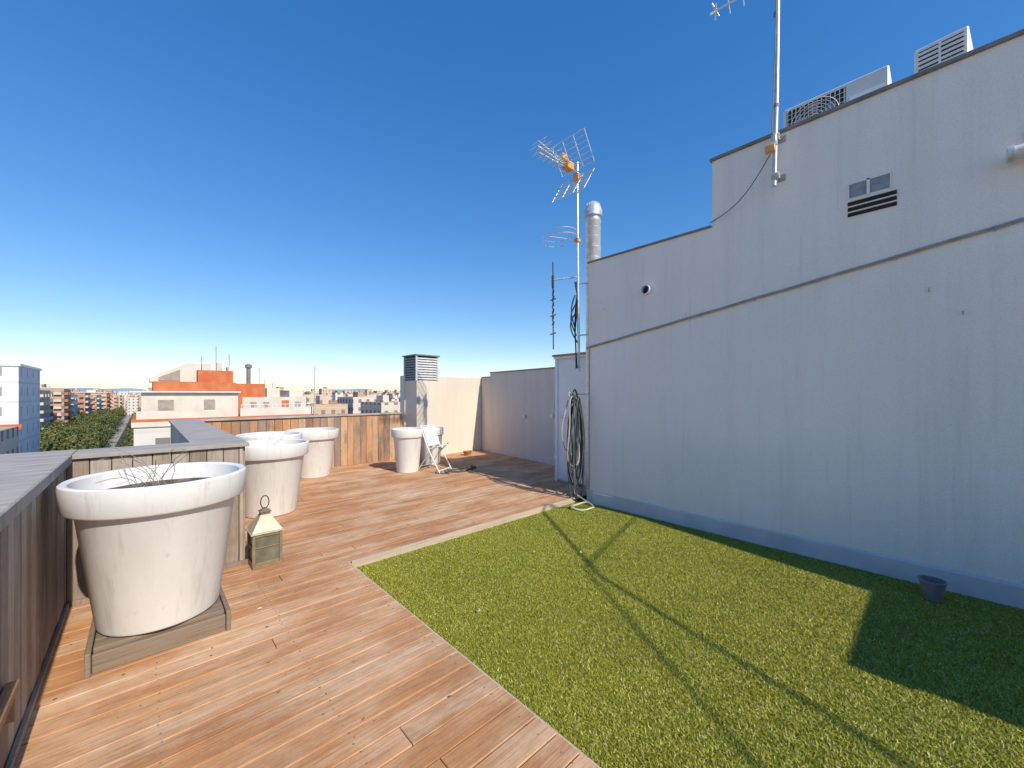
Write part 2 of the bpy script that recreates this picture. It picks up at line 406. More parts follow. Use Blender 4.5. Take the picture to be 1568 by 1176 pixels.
mb.build('dipole_antenna',parent=mast)

mast2=empty('television_antenna_mast')
mx,my=4.35,3.36
mb=MB(); mb.tube([(mx+.03,my,1.7),(mx,my,3.2),(mx-.01,my,4.56)],.017,'metal',10)
for z in (2.2,2.9): mb.tube([(mx,my,z),(mx+.08,WALLY,z)],.009,'metal'); 
mb.build('mast_pole',parent=mast2)
mb=MB(); zc=4.42
A=Vector((mx-.02,my,zc)); Bm=Vector((mx-.78,my+.02,zc+.05)); mb.tube([A+Vector((.06,0,0)),Bm],.010,'alu')
for i in range(7):
    t=.35+.65*i/6; q=A.lerp(Bm,t); L=.13
    mb.tube([q+Vector((0,-L,.0)),q+Vector((0,L,.0))],.0055,'alu',6)
for dz in (-.07,.07):
    mb.tube([A.lerp(Bm,.3)+Vector((0,0,dz*.4)),A.lerp(Bm,.98)+Vector((0,0,dz))],.007,'alu',6)
    for i in range(6):
        t=.36+.12*i; q=A.lerp(Bm,t)+Vector((0,0,dz*(.4+.6*(t-.3)/.68))); mb.tube([q+Vector((0,-.12,0)),q+Vector((0,.12,0))],.005,'alu',6)
mb.build('yagi_boom',parent=mast2)
mb=MB()
for sg in (1,-1):
    for i in range(7):
        t=i/6; x=mx+.0-.22*t; z=zc+sg*(.05+.33*t)
        mb.tube([(x,my-.27,z),(x,my+.27,z)],.005,'alu',6)
    for yy in (-.27,-.09,.09,.27): mb.tube([(mx,my+yy,zc+sg*.05),(mx-.22,my+yy,zc+sg*.38)],.006,'alu',6)
mb.build('corner_reflector',parent=mast2)
mb=MB(); mb.box((mx-.27,my-.05,zc-.04),(mx-.14,my+.05,zc+.06),'orange'); mb.box((mx-.06,my-.03,zc-.12),(mx+.03,my+.04,zc-.02),'orange')
mb.box((mx-.34,my-.02,zc+.06),(mx-.24,my+.02,zc+.14),'orange')
mb.box((mx-.05,my-.03,3.47),(mx+.03,my+.03,3.52),'orange'); mb.build('orange_clamps',parent=mast2,bevel=.006)
mb=MB(); ctr=Vector((mx-.19,my+.16,3.50))
for dz_ in (0,.07): mb.tube([ctr+Vector((.23*math.cos(t),.23*math.sin(t),dz_+.03*math.cos(t+1))) for t in np.linspace(.25,2*math.pi-.1,36)],.0055,'alu',6)
mb.tube([(mx,my,3.5),ctr+Vector((-.2,.02,0))],.006,'alu'); mb.build('ring_antenna',parent=mast2)
mb=MB(); e=Vector((mx-.24,my+.24,2.96))
mb.tube([(mx,my,3.0),e],.011,'metal'); mb.tube([e+Vector((0,0,.25)),e+Vector((.01,0,-.95))],.008,'black')
mb.tube([e+Vector((0,0,-.1)),e+Vector((0,0,.06))],.018,'black')
mb.tube([e+Vector((.006+.004*math.sin(i*1.9+math.sin(i)),.006*math.cos(i*1.3),-.10-.018*i)) for i in range(30)],.014,'black',6)
for k in (-.28,-.5,-.75): mb.tube([e+Vector((-.03,.02,k)),e+Vector((.04,-.02,k+.03))],.009,'black')
mb.build('vertical_aerial',parent=mast2)
mb=MB()
for j in range(6):
    ph=random.uniform(0,6); am=random.uniform(.012,.04)
    pts=[]
    for i in range(28):
        t=i/27; z=2.95-1.2*t
        pts.append((mx+.02+am*math.sin(ph+t*9)-.03*math.sin(math.pi*t), my+.03+am*math.cos(ph+t*7), z))
    mb.tube(pts,.0075,'black',5)
for j in range(3):
    pts=[(mx-.02-.08*math.sin(math.pi*i/16)*(1+.5*j)+.03*j, my+.03, 2.75-.45*i/16-.1*j) for i in range(17)]
    mb.tube(pts,.009,'black',5)
mb.build('black_coaxial_cables',parent=mast2)

mb=MB(); fc=(4.76,3.40,0)
mb.lathe([(.105,0),(.105,3.86),(.112,3.87),(.112,3.90),(.10,3.905),(.10,3.95),(.128,3.955),(.128,4.02),(.115,4.08),(.085,4.14),(.045,4.17),(.001,4.18)],fc,'metal',32)
for z in (3.2,3.35,3.5,3.65,3.78): mb.lathe([(.105,z-.008),(.109,z),(.105,z+.008)],fc,'metal',32)
for k in range(16):
    a=k*math.pi/8; mb.tube([(fc[0]+.128*math.cos(a),fc[1]+.128*math.sin(a),4.02),(fc[0]+.09*math.cos(a),fc[1]+.09*math.sin(a),4.14)],.004,'metal',5)
mb.build('metal_flue_pipe')

def ac(name, o, L, D, H, rot=0):
    e=empty(name); mb=MB(); x,y,z=o
    mb.box((0,0,0),(D,L,H),'acgrey'); ob=mb.build('case',parent=e,bevel=.012)
    mb2=MB()
    fl=L*.60; y0=L-fl-.02
    mb2.box((-.004,y0,.05),(-.001,L-.03,H-.04),'dark')
    cy,cz,R=y0+fl*.5,H*.5,min(fl,H)*.43
    for rr in np.linspace(R*.25,R,6):
        mb2.tube([(-.014,cy+rr*math.cos(t),cz+rr*math.sin(t)) for t in np.linspace(0,2*math.pi,28,endpoint=False)],.0035,'acgrey',5,closed=True)
    for k in range(14):
        yy=y0+.01+(fl-.03)*k/13; mb2.box((-.010,yy-.003,.05),(-.005,yy+.003,H-.04),'acgrey')
    for k in range(9):
        zz=.05+(H-.09)*k/8; mb2.box((-.0125,y0,zz-.002),(-.0105,L-.03,zz+.002),'acgrey')
    for k in range(5):
        a=k*2*math.pi/5
        mb2.add([(-.0045,cy,cz),(-.0045,cy+R*.9*math.cos(a),cz+R*.9*math.sin(a)),(-.0045,cy+R*.9*math.cos(a+.6),cz+R*.9*math.sin(a+.6))],[(0,1,2)],'ventgrey')
    mb2.box((-.006,.03,.06),(-.002,y0-.03,H-.15),'white')
    ob2=mb2.build('fan_grille',parent=e)
    mb3=MB(); mb3.box((.02,.08,-.05),(D-.02,.12,-.001),'coping'); mb3.box((.02,L-.12,-.05),(D-.02,L-.08,-.001),'coping'); mb3.build('feet',parent=e)
    e.location=(x,y,z); e.rotation_euler=(0,0,rot); return e
ac('air_conditioner_unit',(4.88,.30,3.90),.80,.30,.45,0)
e=empty('air_conditioner_unit'); mb=MB(); mb.box((0,0,0),(.5,.34,.60),'acgrey'); mb.build('case',parent=e,bevel=.01)
mb=MB()
mb.box((-.004,.03,.05),(-.001,.31,.56),'dark')
for k in range(12): mb.box((-.014,.03,.06+k*.042),(-.004,.31,.082+k*.042),'louver')
mb.box((-.016,.165,.05),(-.003,.18,.56),'acgrey'); mb.build('louvres',parent=e)
mb=MB(); mb.box((.0,.0,-.19),(.5,.03,-.001),'coping'); mb.box((0,.31,-.19),(.5,.34,-.001),'coping'); mb.build('stand',parent=e)
e.location=(5.3,-.18,4.04); e.rotation_euler=(0,0,math.radians(-6))

# ------------------------------------------------------------------ door housing, far walls
mb=MB()
mb.box((4.92,WALLY+.001,-.06),(5.9,4.24,1.99),'wall'); ob=mb.build('door_housing')
mb=MB()
mb.box((4.86,WALLY+.1,2.0),(5.94,4.28,2.03),'terra'); mb.box((4.88,WALLY+.1,1.96),(5.92,4.26,1.9995),'white'); o2=mb.build('cap',bevel=.004); o2.parent=ob
mb=MB()
mb.box((4.90,3.32,.02),(4.917,4.18,1.94),'white')
mb.box((4.885,4.18,0),(4.919,4.235,1.955),'white'); mb.box((4.885,3.25,0),(4.919,3.32,1.955),'white'); mb.box((4.885,3.32,1.94),(4.919,4.18,1.955),'white')
mb.box((4.894,3.42,1.1),(4.899,4.08,1.84),'white'); mb.box((4.894,3.42,.12),(4.899,4.08,.98),'white')
mb.tube([(4.90,4.1,1.02),(4.86,4.1,1.02),(4.86,4.0,1.02)],.009,'metal'); o3=mb.build('door_leaf',bevel=.003); o3.parent=ob

e=empty('terrace_parapet_wall')
def skew(y): return 6.2-.112*(7.78-y)
mb=MB()
def wallseg(y0,y1,z0,z1,dx0,dx1,mat):
    mb.add([(skew(y)+dx,y,z) for z in (z0,z1) for y,dx in ((y0,dx0),(y0,dx1),(y1,dx1),(y1,dx0))],[(0,3,2,1),(4,5,6,7),(0,1,5,4),(1,2,6,5),(2,3,7,6),(3,0,4,7)],mat)
wallseg(4.0,7.40,-.3,1.90,0,.2,'wall_shaded'); wallseg(7.401,7.79,-.3,1.80,0,.2,'wall_shaded')
wallseg(4.3,7.41,1.901,1.925,-.02,.22,'coping'); wallseg(7.42,7.785,1.801,1.822,-.02,.22,'coping')
wallseg(4.3,7.7,-.02,.06,-.012,-.001,'skirt')
wallseg(5.15,5.23,.93,1.0,-.03,-.001,'white'); wallseg(6.02,6.14,.88,.95,-.035,-.001,'acgrey')
mb.build('masonry',parent=e)
mb=MB()
mb.box((4.1,7.80,-.3),(6.42,8.0,1.79),'wall2'); mb.build('cream_boundary_wall')
lxx=skew(5.05)
mb=MB(); mb.tube([(lxx,5.05,1.25),(lxx-.08,5.05,1.28),(lxx-.10,5.05,1.18),(lxx-.07,5.05,1.1)],.012,'metal'); mb.lathe([(.001,.06),(.03,.05),(.04,-.05),(.001,-.05)],(lxx-.1,5.05,1.1),'acgrey',16); mb.build('wall_lamp')
mb=MB(); mb.box((4.89,4.245,.35),(4.95,4.26,.42),'white'); mb.build('wall_socket')
ch=empty('louvred_chimney'); mb=MB()
mb.box((4.12,7.32,-.1),(4.60,7.799,1.68),'wall2'); mb.build('chimney_shaft',parent=ch)
mb=MB()
mb.box((4.13,7.33,1.68),(4.59,7.8,2.19),'dark')
for k in range(9):
    z=1.70+k*.053
    mb.prism([(7.30,z),(7.325,z+.038),(7.332,z+.038),(7.306,z-.002)],4.10,4.62,'louver')
    mb.prism([(4.10,z),(4.125,z+.038),(4.132,z+.038),(4.106,z-.002)],7.33,7.82,'cablegrey','y')
for p in ((4.09,7.295),(4.595,7.295),(4.09,7.79)): mb.box((p[0],p[1],1.67),(p[0]+.035,p[1]+.035,2.19),'louver')
mb.box((4.07,7.27,2.19),(4.65,7.85,2.215),'coping'); mb.build('louvre_head',parent=ch)

# ------------------------------------------------------------------ timber parapets
def planks_y(mb, x, y0, y1, z0, z1, mat, w=.105, face=1, th=.02):
    y=y0
    while y<y1-.01:
        ye=min(y+w-.005,y1); d=random.uniform(-.003,.003)
        mb.box((x-th+d,y,z0),(x+d,ye,z1+random.uniform(-.004,0)),mat); y+=w
def planks_x(mb, y, x0, x1, z0, z1, mat, w=.105, th=.02):
    x=x0
    while x<x1-.01:
        xe=min(x+w-.005,x1); d=random.uniform(-.003,.003)
        mb.box((x,y+d,z0),(xe,y+th+d,z1+random.uniform(-.004,0)),mat); x+=w
FX=-.375; H=.965
mb=MB(); planks_y(mb,FX,-4,3.9,.0,H,'fence_grey'); mb.box((FX-.04,-4,-.05),(FX-.026,3.93,H-.01),'dark')
mb.box((FX+.001,-4,.0),(FX+.018,3.88,.03),'fence_grey')
mb.build('timber_clad_parapet',bevel=.002)
mb=MB(); planks_x(mb,3.9,FX+.005,.60,.0,H,'fence_grey'); mb.box((FX,3.926,-.05),(.585,3.94,H-.01),'dark')
mb.box((FX+.03,3.872,0),(.64,3.896,.035),'fence_grey')
mb.build('timber_clad_parapet',bevel=.002)
mb=MB(); planks_y(mb,.62,3.925,7.86,.0,H,'fence_grey'); mb.box((.58,3.95,-.05),(.594,7.9,H-.01),'dark'); mb.build('timber_clad_parapet',bevel=.002)
mb=MB(); planks_x(mb,7.88,.3,4.10,.0,H,'fence_brown',.125); mb.box((.3,7.906,-.05),(4.1,7.92,H-.01),'dark'); mb.build('brown_timber_fence',bevel=.002)
mb=MB()
def capseg(a,b_,z=H):
    mb.box((a[0],a[1],z+.002),(b_[0],b_[1],z+.033),'cap')
for k in range(6): capseg((-.93,-4+k*1.25),(-.352,-4+(k+1)*1.25-.004))
capseg((-.93,3.502),(-.352,4.25))
capseg((-.348,3.872),(.64,4.22)); capseg((.28,4.224),(.64,6.0)); capseg((.28,6.004),(.64,7.84))
capseg((.28,7.845),(2.2,8.06)); capseg((2.204,7.85),(4.09,8.055))
mb.box((-.3515,-4,H-.02),(-.344,3.866,H+.036),'cap')
mb.build('parapet_coping',bevel=.003)
mb=MB()
mb.box((-.9,-4,-.4),(-.42,4.2,H),'concrete'); mb.box((-.419,3.945,-.4),(.3,4.19,H),'concrete'); mb.box((.301,3.96,-.4),(.575,7.99,H-.001),'concrete'); mb.box((.58,7.925,-.4),(4.1,8.03,H-.002),'concrete')
mb.build('parapet_masonry')
mb=MB(); mb.box((-.88,-12,-20),(16,4.15,-.41),'nfac'); mb.box((.32,4.151,-20),(16,8.0,-.412),'nfac'); mb.box((-.88,-12,-.409),(16,4.15,-.13),'concrete'); mb.box((.32,4.152,-.411),(16,8.0,-.132),'concrete'); mb.build('apartment_building')
mb=MB(); mb.box((-.372,1.95,.30),(-.34,2.34,.335),'fence_brown'); mb.box((-.372,2.30,.2),(-.345,2.335,.299),'fence_brown'); mb.box((-.372,2.0,.2),(-.345,2.035,.299),'fence_brown'); mb.build('timber_handle_rail',bevel=.003)

# ------------------------------------------------------------------ pots
def pot(x,y,z,s=1,hs=1,soil=True,twigs=0,name='white_plant_pot'):
    e=empty(name); mb=MB()
    prof=[(.001,.002),(.25,.0),(.268,.006),(.275,.02),(.356,.650),(.360,.655),(.396,.656),(.404,.666),(.414,.785),(.412,.800),(.402,.808),(.385,.806),(.376,.798),(.368,.74),(.35,.68),(.34,.64)]
    mb.lathe([(r*s,zz*s*hs) for r,zz in prof],(x,y,z),'pot',72); mb.build('shell',parent=e)
    mb=MB(); vs=[(x,y,z+.715*s*hs)];fs=[]
    n=40
    rings=6
    for j in range(1,rings+1):
        for k in range(n):
            a=2*math.pi*k/n; r=.362*s*j/rings
            vs.append((x+r*math.cos(a),y+r*math.sin(a),z+.71*s*hs+random.uniform(-.012,.012)*(j<rings)))
    for k in range(n): fs.append((0,1+k,1+(k+1)%n))
    for j in range(rings-1):
        for k in range(n): a=1+j*n+k; b2=1+j*n+(k+1)%n; fs.append((a,a+n,b2+n,b2))
    mb.add(vs,fs,'soil'); mb.build('soil',parent=e)
    if twigs:
        mb=MB()
        for i in range(twigs):
            a=random.uniform(0,6.28); r=random.uniform(0,.12)*s; h=random.uniform(.14,.30)*s
            p=Vector((x-.04+r*math.cos(a),y+r*math.sin(a),z+.70*s*hs)); pts=[p]
            d=Vector((random.uniform(-.6,.6),random.uniform(-.6,.6),1))
            for k in range(5):
                p=p+d.normalized()*h/4; d+=Vector((random.uniform(-.3,.3),random.uniform(-.3,.3),random.uniform(-.35,.1))); pts.append(p)
                if random.random()<.5:
                    q=p+Vector((random.uniform(-.06,.06),random.uniform(-.06,.06),random.uniform(-.01,.05))); mb.tube([p,q],.0012,'twig',4)
            mb.tube(pts,.0018,'twig',5)
        mb.build('dry_plant',parent=e)
random.seed(3)
pot(.08,3.13,.12,1,1,twigs=12)
pot(1.10,5.40,0,1,1.02,twigs=3)
pot(1.33,6.56,0,1,1.02)
pot(2.12,7.28,0,.98,1.0)
pot(3.49,6.52,0,.70,1.37,twigs=10)
pot(4.22,6.92,0,.62,1.45)
mb=MB()
mb.box((-.19,2.865,.0),(.355,2.895,.095),'plinth'); mb.box((-.19,3.40,.0),(.355,3.425,.095),'plinth')
mb.box((-.215,2.845,.0),(-.192,3.43,.118),'plinth'); mb.box((.357,2.855,.0),(.38,3.43,.118),'plinth')
for k in range(5): mb.box((-.188, 2.90+k*.1,.088),(.353,2.90+k*.1+.085,.114),'plinth')
mb.build('wooden_plinth',bevel=.004)

# lantern
e=empty('metal_lantern'); mb=MB(); lx,ly,w=.735,3.80,.095
mb.box((lx-w-.01,ly-w-.01,0),(lx+w+.01,ly+w+.01,.025),'lantframe')
for sx in (-1,1):
    for sy in (-1,1): mb.box((lx+sx*w-.011,ly+sy*w-.011,.025),(lx+sx*w+.011,ly+sy*w+.011,.27),'lantframe')
for z in (.025,.16,.25):
    hh=.022 if z!=.16 else .008
    mb.box((lx-w+.011,ly-w-.009,z),(lx+w-.011,ly-w+.009,z+hh),'lantframe'); mb.box((lx-w+.011,ly+w-.009,z),(lx+w-.011,ly+w+.009,z+hh),'lantframe')
    mb.box((lx-w-.009,ly-w+.011,z),(lx-w+.009,ly+w-.011,z+hh),'lantframe'); mb.box((lx+w-.009,ly-w+.011,z),(lx+w+.009,ly+w-.011,z+hh),'lantframe')
def pyr(a,z0,b2,z1,mat):
    vs=[(lx+sx*a,ly+sy*a,z0) for sx,sy in ((-1,-1),(1,-1),(1,1),(-1,1))]+[(lx+sx*b2,ly+sy*b2,z1) for sx,sy in ((-1,-1),(1,-1),(1,1),(-1,1))]
    mb.add(vs,[(0,3,2,1),(4,5,6,7),(0,1,5,4),(1,2,6,5),(2,3,7,6),(3,0,4,7)],mat)
pyr(w+.022,.273,w+.022,.285,'lantern'); pyr(w+.015,.286,.035,.41,'lantern'); pyr(.035,.411,.035,.43,'lantframe'); pyr(.045,.431,.012,.455,'lantframe')
mb.build('frame',parent=e,bevel=.002)
mb=MB(); mb.box((lx-w,ly-w,.03),(lx+w,ly+w,.268),'lglass'); mb.build('glass_panes',parent=e)
mb=MB(); mb.tube([(lx+.03*math.cos(t),ly,.505+.052*math.sin(t)) for t in np.linspace(0,2*math.pi,20,endpoint=False)],.004,'black',6,closed=True); mb.tube([(lx+.0,ly,.45),(lx+.0,ly,.46)],.006,'black'); mb.build('ring_handle',parent=e)

# folding chair
e=empty('folding_chair'); mb=MB(); cx,cy=3.88,6.22
def cp(a,b2,z):
    r=math.radians(25); return (cx+a*math.cos(r)-b2*math.sin(r),cy+a*math.sin(r)+b2*math.cos(r),z)
for s_ in (-.2,.2):
    mb.tube([cp(s_,-.22,.01),cp(s_,.02,.42),cp(s_,.18,.82)],.010,'white')
    mb.tube([cp(s_*.9,.26,.01),cp(s_*.9,.05,.30),cp(s_*.9,-.16,.50)],.010,'metal')
for z,b2 in ((.82,.18),(.42,.02)): mb.tube([cp(-.2,b2,z),cp(.2,b2,z)],.010,'white')
mb.tube([cp(-.18,.2,.1),cp(.18,.2,.1)],.008,'metal'); mb.tube([cp(-.2,-.2,.05),cp(.2,-.2,.05)],.008,'white'); mb.build('frame',parent=e)
mb=MB()
def slab(p, th, mat):
    P=[Vector(q) for q in p]; n=(P[1]-P[0]).cross(P[3]-P[0]).normalized()*th
    vs=[q for q in P]+[q+n for q in P]; mb.add(vs,[(0,3,2,1),(4,5,6,7),(0,1,5,4),(1,2,6,5),(2,3,7,6),(3,0,4,7)],mat)
slab([cp(-.18,.03,.47),cp(.18,.03,.47),cp(.18,.165,.80),cp(-.18,.165,.80)],.012,'white')
slab([cp(-.18,-.14,.46),cp(.18,-.14,.46),cp(.18,.06,.40),cp(-.18,.06,.40)],.012,'white'); mb.build('seat_and_back',parent=e)
mb=MB(); pts=[]
for i in range(70):
    t=i/69; a=t*4*math.pi; r=.10+.09*t
    pts.append((4.15+r*1.3*math.cos(a),5.95+r*math.sin(a),.012+.02*((i//18)%2)))
mb.tube(pts,.011,'hosegreen',6); mb.tube([(4.3,5.8,.03),(4.55,5.9,.03),(4.6,6.1,.02)],.02,'black'); mb.tube([(3.9,5.8,.012),(3.75,6.0,.012),(3.9,6.2,.012)],.01,'hosegreen'); mb.build('coiled_garden_hose')
mb=MB(); mb.lathe([(.001,0),(.07,0),(.10,.09),(.11,.10),(.10,.10),(.09,.06),(.001,.06)],(5.40,7.3,0),'terra',24); mb.build('terracotta_bowl')
mb=MB()
random.seed(11)
for j in range(9):
    w=random.uniform(.06,.13); top=random.uniform(1.22,1.46); L=random.uniform(.85,1.38); c0=4.32+random.uniform(-.07,.05)-.05
    yb=3.27+j*.015; wv=random.uniform(.005,.025)
    pts=[]
    for t in np.linspace(0,2*math.pi,44,endpoint=False):
        s_=math.sin(t); z=top-L/2+L/2*math.cos(t)
        pts.append((c0+w*s_*(1.15-.35*math.cos(t))+wv*math.sin(3*t+j*2), yb+.012*math.sin(3*t+j), max(z,.02)))
    mb.tube(pts,.0105,['hosegreen','black','hosegreen','cablegrey','black'][j%5],6,closed=True)
mb.tube([(4.36,3.2,1.40),(4.36,3.42,1.40),(4.36,3.44,1.46)],.014,'metal')
mb.tube([(4.27,3.3,1.38),(4.16,3.33,1.25),(4.13,3.35,1.0),(4.20,3.35,.85)],.010,'black',6)
mb.build('hanging_hose_coil')
mb=MB()
mb.tube([(4.1+.16*math.cos(t)+.02*math.sin(2*t),3.08+.13*math.sin(t),-.035+.01*math.sin(3*t)) for t in np.linspace(0,2*math.pi,40,endpoint=False)],.012,'hoseyellow',8,closed=True)
mb.tube([(4.26,3.08,-.03),(4.27,3.2,.0),(4.25,3.33,.06),(4.27,3.37,.4)],.012,'hoseyellow',8); mb.build('pale_garden_hose')

mb=MB(); mb.lathe([(.001,.0),(.048,.0),(.05,.01),(.068,.125),(.074,.128),(.074,.138),(.066,.138),(.062,.11),(.001,.105)],(4.08,.03,-.05),'cup',28); mb.build('small_plant_pot')
mb=MB(); mb.lathe([(.001,.106),(.03,.112),(.061,.109)],(4.08,.03,-.05),'soil',20)
mb.build('pot_soil').parent=bpy.data.objects['small_plant_pot']
mb=MB()
for (x,y,z) in ((1.62,2.06,-.03),(2.9,2.2,-.035),(2.6,2.5,-.035),(.55,3.0,.003)):
    vs=[]
    for k in range(7): a=k*2*math.pi/7; r=random.uniform(.006,.018); vs.append((x+r*math.cos(a),y+r*math.sin(a),z+random.uniform(0,.012)))
    mb.add(vs,[tuple(range(7))],'white')
mb.build('paper_scrap')
mb=MB()
for i in range(130):
    if i<70: x,y=random.uniform(-.34,1.15),random.uniform(.9,3.8)
    else: x,y=random.uniform(.7,5.0),random.uniform(3.5,7.6)
    if i%4==0: x,y=random.choice([(-.34+random.random()*.06,random.uniform(1.5,3.8)),(random.uniform(.7,3.5),7.83)])
    vs=[]; r0=random.uniform(.003,.011); a0=random.uniform(0,6)
    for k in range(5): a=a0+k*2*math.pi/5; r=r0*random.uniform(.5,1.3); vs.append((x+r*math.cos(a),y+r*.6*math.sin(a),.004+random.uniform(0,.006)))
    mb.add(vs,[tuple(range(5))],'leaf_litter')
mb.build('dry_leaf_litter')

# guessed, unseen cables behind the viewpoint, added for the shadow lines they cast
mb=MB()
def sag(pts,r,n=12):
    out=[]
    for i in range(len(pts)-1):
        a,b2=Vector(pts[i]),Vector(pts[i+1])
        for k in range(n): out.append(a.lerp(b2,k/n))
    out.append(Vector(pts[-1])); mb.tube(out,r,'black',6)
sag([(2.0,-5.6,4.0),(2.28,-4.7,4.0),(2.67,-3.2,3.98),(3.69,-1.62,4.0),(4.378,-2.3,4.1)],.016)
sag([(1.4,-5.2,3.6),(1.65,-4.2,3.55),(2.70,-2.55,3.6),(4.378,-2.35,3.8)],.011)
mb.tube([(2.0,-5.6,-.1),(2.0,-5.6,4.1)],.04,'metal'); mb.tube([(1.4,-5.2,3.6),(2.0,-5.6,3.6)],.02,'metal')
mb.build('guessed_overhead_cable')

# ------------------------------------------------------------------ surroundings
gz=-20
M['ground']=pmat('city_ground',(.22,.19,.15),(.30,.27,.22),.02,rough=.95,bmp=0)
M['asphalt']=pmat('asphalt',(.05,.05,.052),(.075,.075,.075),.5,rough=.9,bmp=0)
M['paving']=pmat('paving',(.34,.31,.28),(.42,.39,.35),.5,rough=.9,bmp=0)
mb=MB(); mb.add([(-9000,-3000,gz),(9000,-3000,gz),(9000,9000,gz),(-9000,9000,gz)],[(0,1,2,3)],'ground'); mb.build('ground')
mb=MB(); mb.box((-11.5,-50,gz+.004),(-8.5,900,gz+.13),'paving'); mb.box((-2.2,-50,gz+.004),(-.9,900,gz+.13),'paving'); mb.build('pavement')
mb=MB(); mb.add([(-8.5,-50,gz+.02),(-2.2,-50,gz+.02),(-2.2,900,gz+.02),(-8.5,900,gz+.02)],[(0,1,2,3)],'asphalt')
for k in range(120): mb.add([(-5.4,-40+k*7,gz+.03),(-5.25,-40+k*7,gz+.03),(-5.25,-37+k*7,gz+.03),(-5.4,-37+k*7,gz+.03)],[(0,1,2,3)],'white')
mb.build('avenue_road')

e=empty('penthouse_apartment_building')
mb=MB()
mb.box((-.8,60,-20),(17.8,76,-1.75),'nfac',0); mb.build('lower_storeys',parent=e)
mb=MB()
mb.box((-1.0,59.8,-1.75),(18,76.2,-1.45),'norange'); mb.box((-1.0,59.8,-2.3),(17.9,59.98,-1.751),'nwhite')
mb.build('cornice',parent=e)
mb=MB()
mb.box((-.2,61.2,-1.45),(8.9,73,1.55),'nwhite'); mb.box((8.9,62.4,-1.45),(17.2,73,.95),'nwhite')
mb.box((9.0,60.4,-1.45),(17.6,60.6,-.4),'nwhite'); mb.box((-.6,60.3,-1.45),(8.6,60.5,-.55),'nwhite')
mb.prism([(.5,2.85),(.5,3.3),(3.4,4.9),(4.0,5.3),(5.3,5.2),(5.3,2.85)],64,70,'nwhite','y')
mb.box((5.6,66,4.4),(6.6,67,5.4),'nwhite'); mb.box((7.2,66,4.4),(7.8,67,5.6),'nwhite'); mb.box((8.2,65,4.4),(8.6,66,5.0),'nwhite')
mb.box((15.2,62.9,.96),(17.0,70,1.9),'nwhite'); mb.box((12.6,63.9,.96),(14.2,70,2.2),'nwhite')
mb.build('white_volumes',parent=e)
mb=MB()
mb.box((.8,61.6,1.56),(8.7,70,2.85),'norange'); mb.box((4.9,62.2,2.86),(8.5,69,4.35),'norange'); mb.box((8.71,62.5,.96),(12.1,69,2.75),'norange')
mb.box((8.9,60.9,-1.2),(9.3,61.1,1.2),'norange'); mb.box((14.1,62.3,-1.2),(15.0,62.41,.5),'norange')
mb.build('orange_brick_volumes',parent=e)
mb=MB()
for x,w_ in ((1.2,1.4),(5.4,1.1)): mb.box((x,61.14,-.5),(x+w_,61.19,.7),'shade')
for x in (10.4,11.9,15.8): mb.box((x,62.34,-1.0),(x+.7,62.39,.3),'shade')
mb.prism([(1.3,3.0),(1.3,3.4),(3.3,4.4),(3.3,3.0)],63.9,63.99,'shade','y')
mb.box((-1.2,60.7,1.56),(9.1,61.55,1.70),'white')
mb.build('window_openings',parent=e)
mb=MB()
for x in np.arange(9.1,17.5,.5): mb.tube([(x,60.5,-.4),(x,60.5,.0)],.03,'white',5)
mb.tube([(9.1,60.5,.0),(17.5,60.5,.0)],.04,'white',5)
for x,z0,z1 in ((11.7,2.7,5.0),(6.9,4.3,7.6),(8.3,5.0,6.6),(12.4,.9,3.4),(15.8,.9,2.6),(5.4,5.2,6.2),(13.3,.9,3.0)):
    mb.tube([(x,64,z0),(x,64,z1)],.05,'cablegrey',5)
    for q in (.3,.6): mb.tube([(x-.4,64,z1-q),(x+.4,64,z1-q)],.025,'cablegrey',4)
mb.lathe([(.25,0),(.25,2.1),(.4,2.15),(.4,2.5),(.001,2.7)],(10.3,63,2.75),'coping',12)
mb.build('antennas_and_railing',parent=e)
mb=MB(); mb.tube([(17.4,59,-20),(17.4,59,5.2)],.08,'alu',8); mb.tube([(17.0,59,5.0),(17.8,59,5.0)],.05,'alu',5); mb.build('roof_mast')

mb=MB(); mb.box((-45,95,-20),(-13.9,112,5.6),'wfac',0); mb.box((-45.2,94.8,5.6),(-13.7,112.2,6.0),'white'); mb.box((-20,94.9,-4),(-13.6,95.0,-3.2),'norange'); mb.build('white_apartment_block')
mb=MB(); mb.box((-45,80,-20),(-13.9,94.7,-3.5),'city',.1); mb.build('low_cream_building')

random.seed(21)
spec=[(-46,175,14,20,1.5),(-44,200,15,16,3.5),(-42,222,14,25,2.8),(-41,255,16,22,3.6),(-40,285,14,30,1.0),(-39,325,15,30,2.0),(-38,365,16,40,.5),(-36,420,16,40,2.0),(-35,480,20,50,0),
      (2,100,14,22,-4),(1,128,16,20,-6),(2,160,18,25,-3),(1,200,15,30,-2),(0,245,20,30,-5),(0,290,20,40,-1)]
for x,y,w,d,z in spec:
    mb=MB(); r=random.random(); mb.box((x,y,-20),(x+w,y+d,z),'city',r)
    mb.box((x+w*.3,y+d*.3,z),(x+w*.6,y+d*.6,z+2.2),'city',random.random())
    mb.box((x-.3,y-.3,z),(x+w+.3,y+.2,z+.5),'nwhite')
    for k in range(4):
        for fl in range(6):
            zz=z-3*fl-2.6
            mb.box((x+w*(.1+.24*k),y-1.1,zz),(x+w*(.1+.24*k)+w*.14,y-.001,zz+1.0),'terra' if r>.5 else 'nwhite')
            mb.box((x+w+.001 if x<0 else x-1.0,y+d*(.05+.24*k),zz),(x+w+1.1 if x<0 else x-.001,y+d*(.05+.24*k)+d*.15,zz+1.0),'nwhite' if r>.5 else 'terra')
    mb.build('apartment_building')
mb=MB()
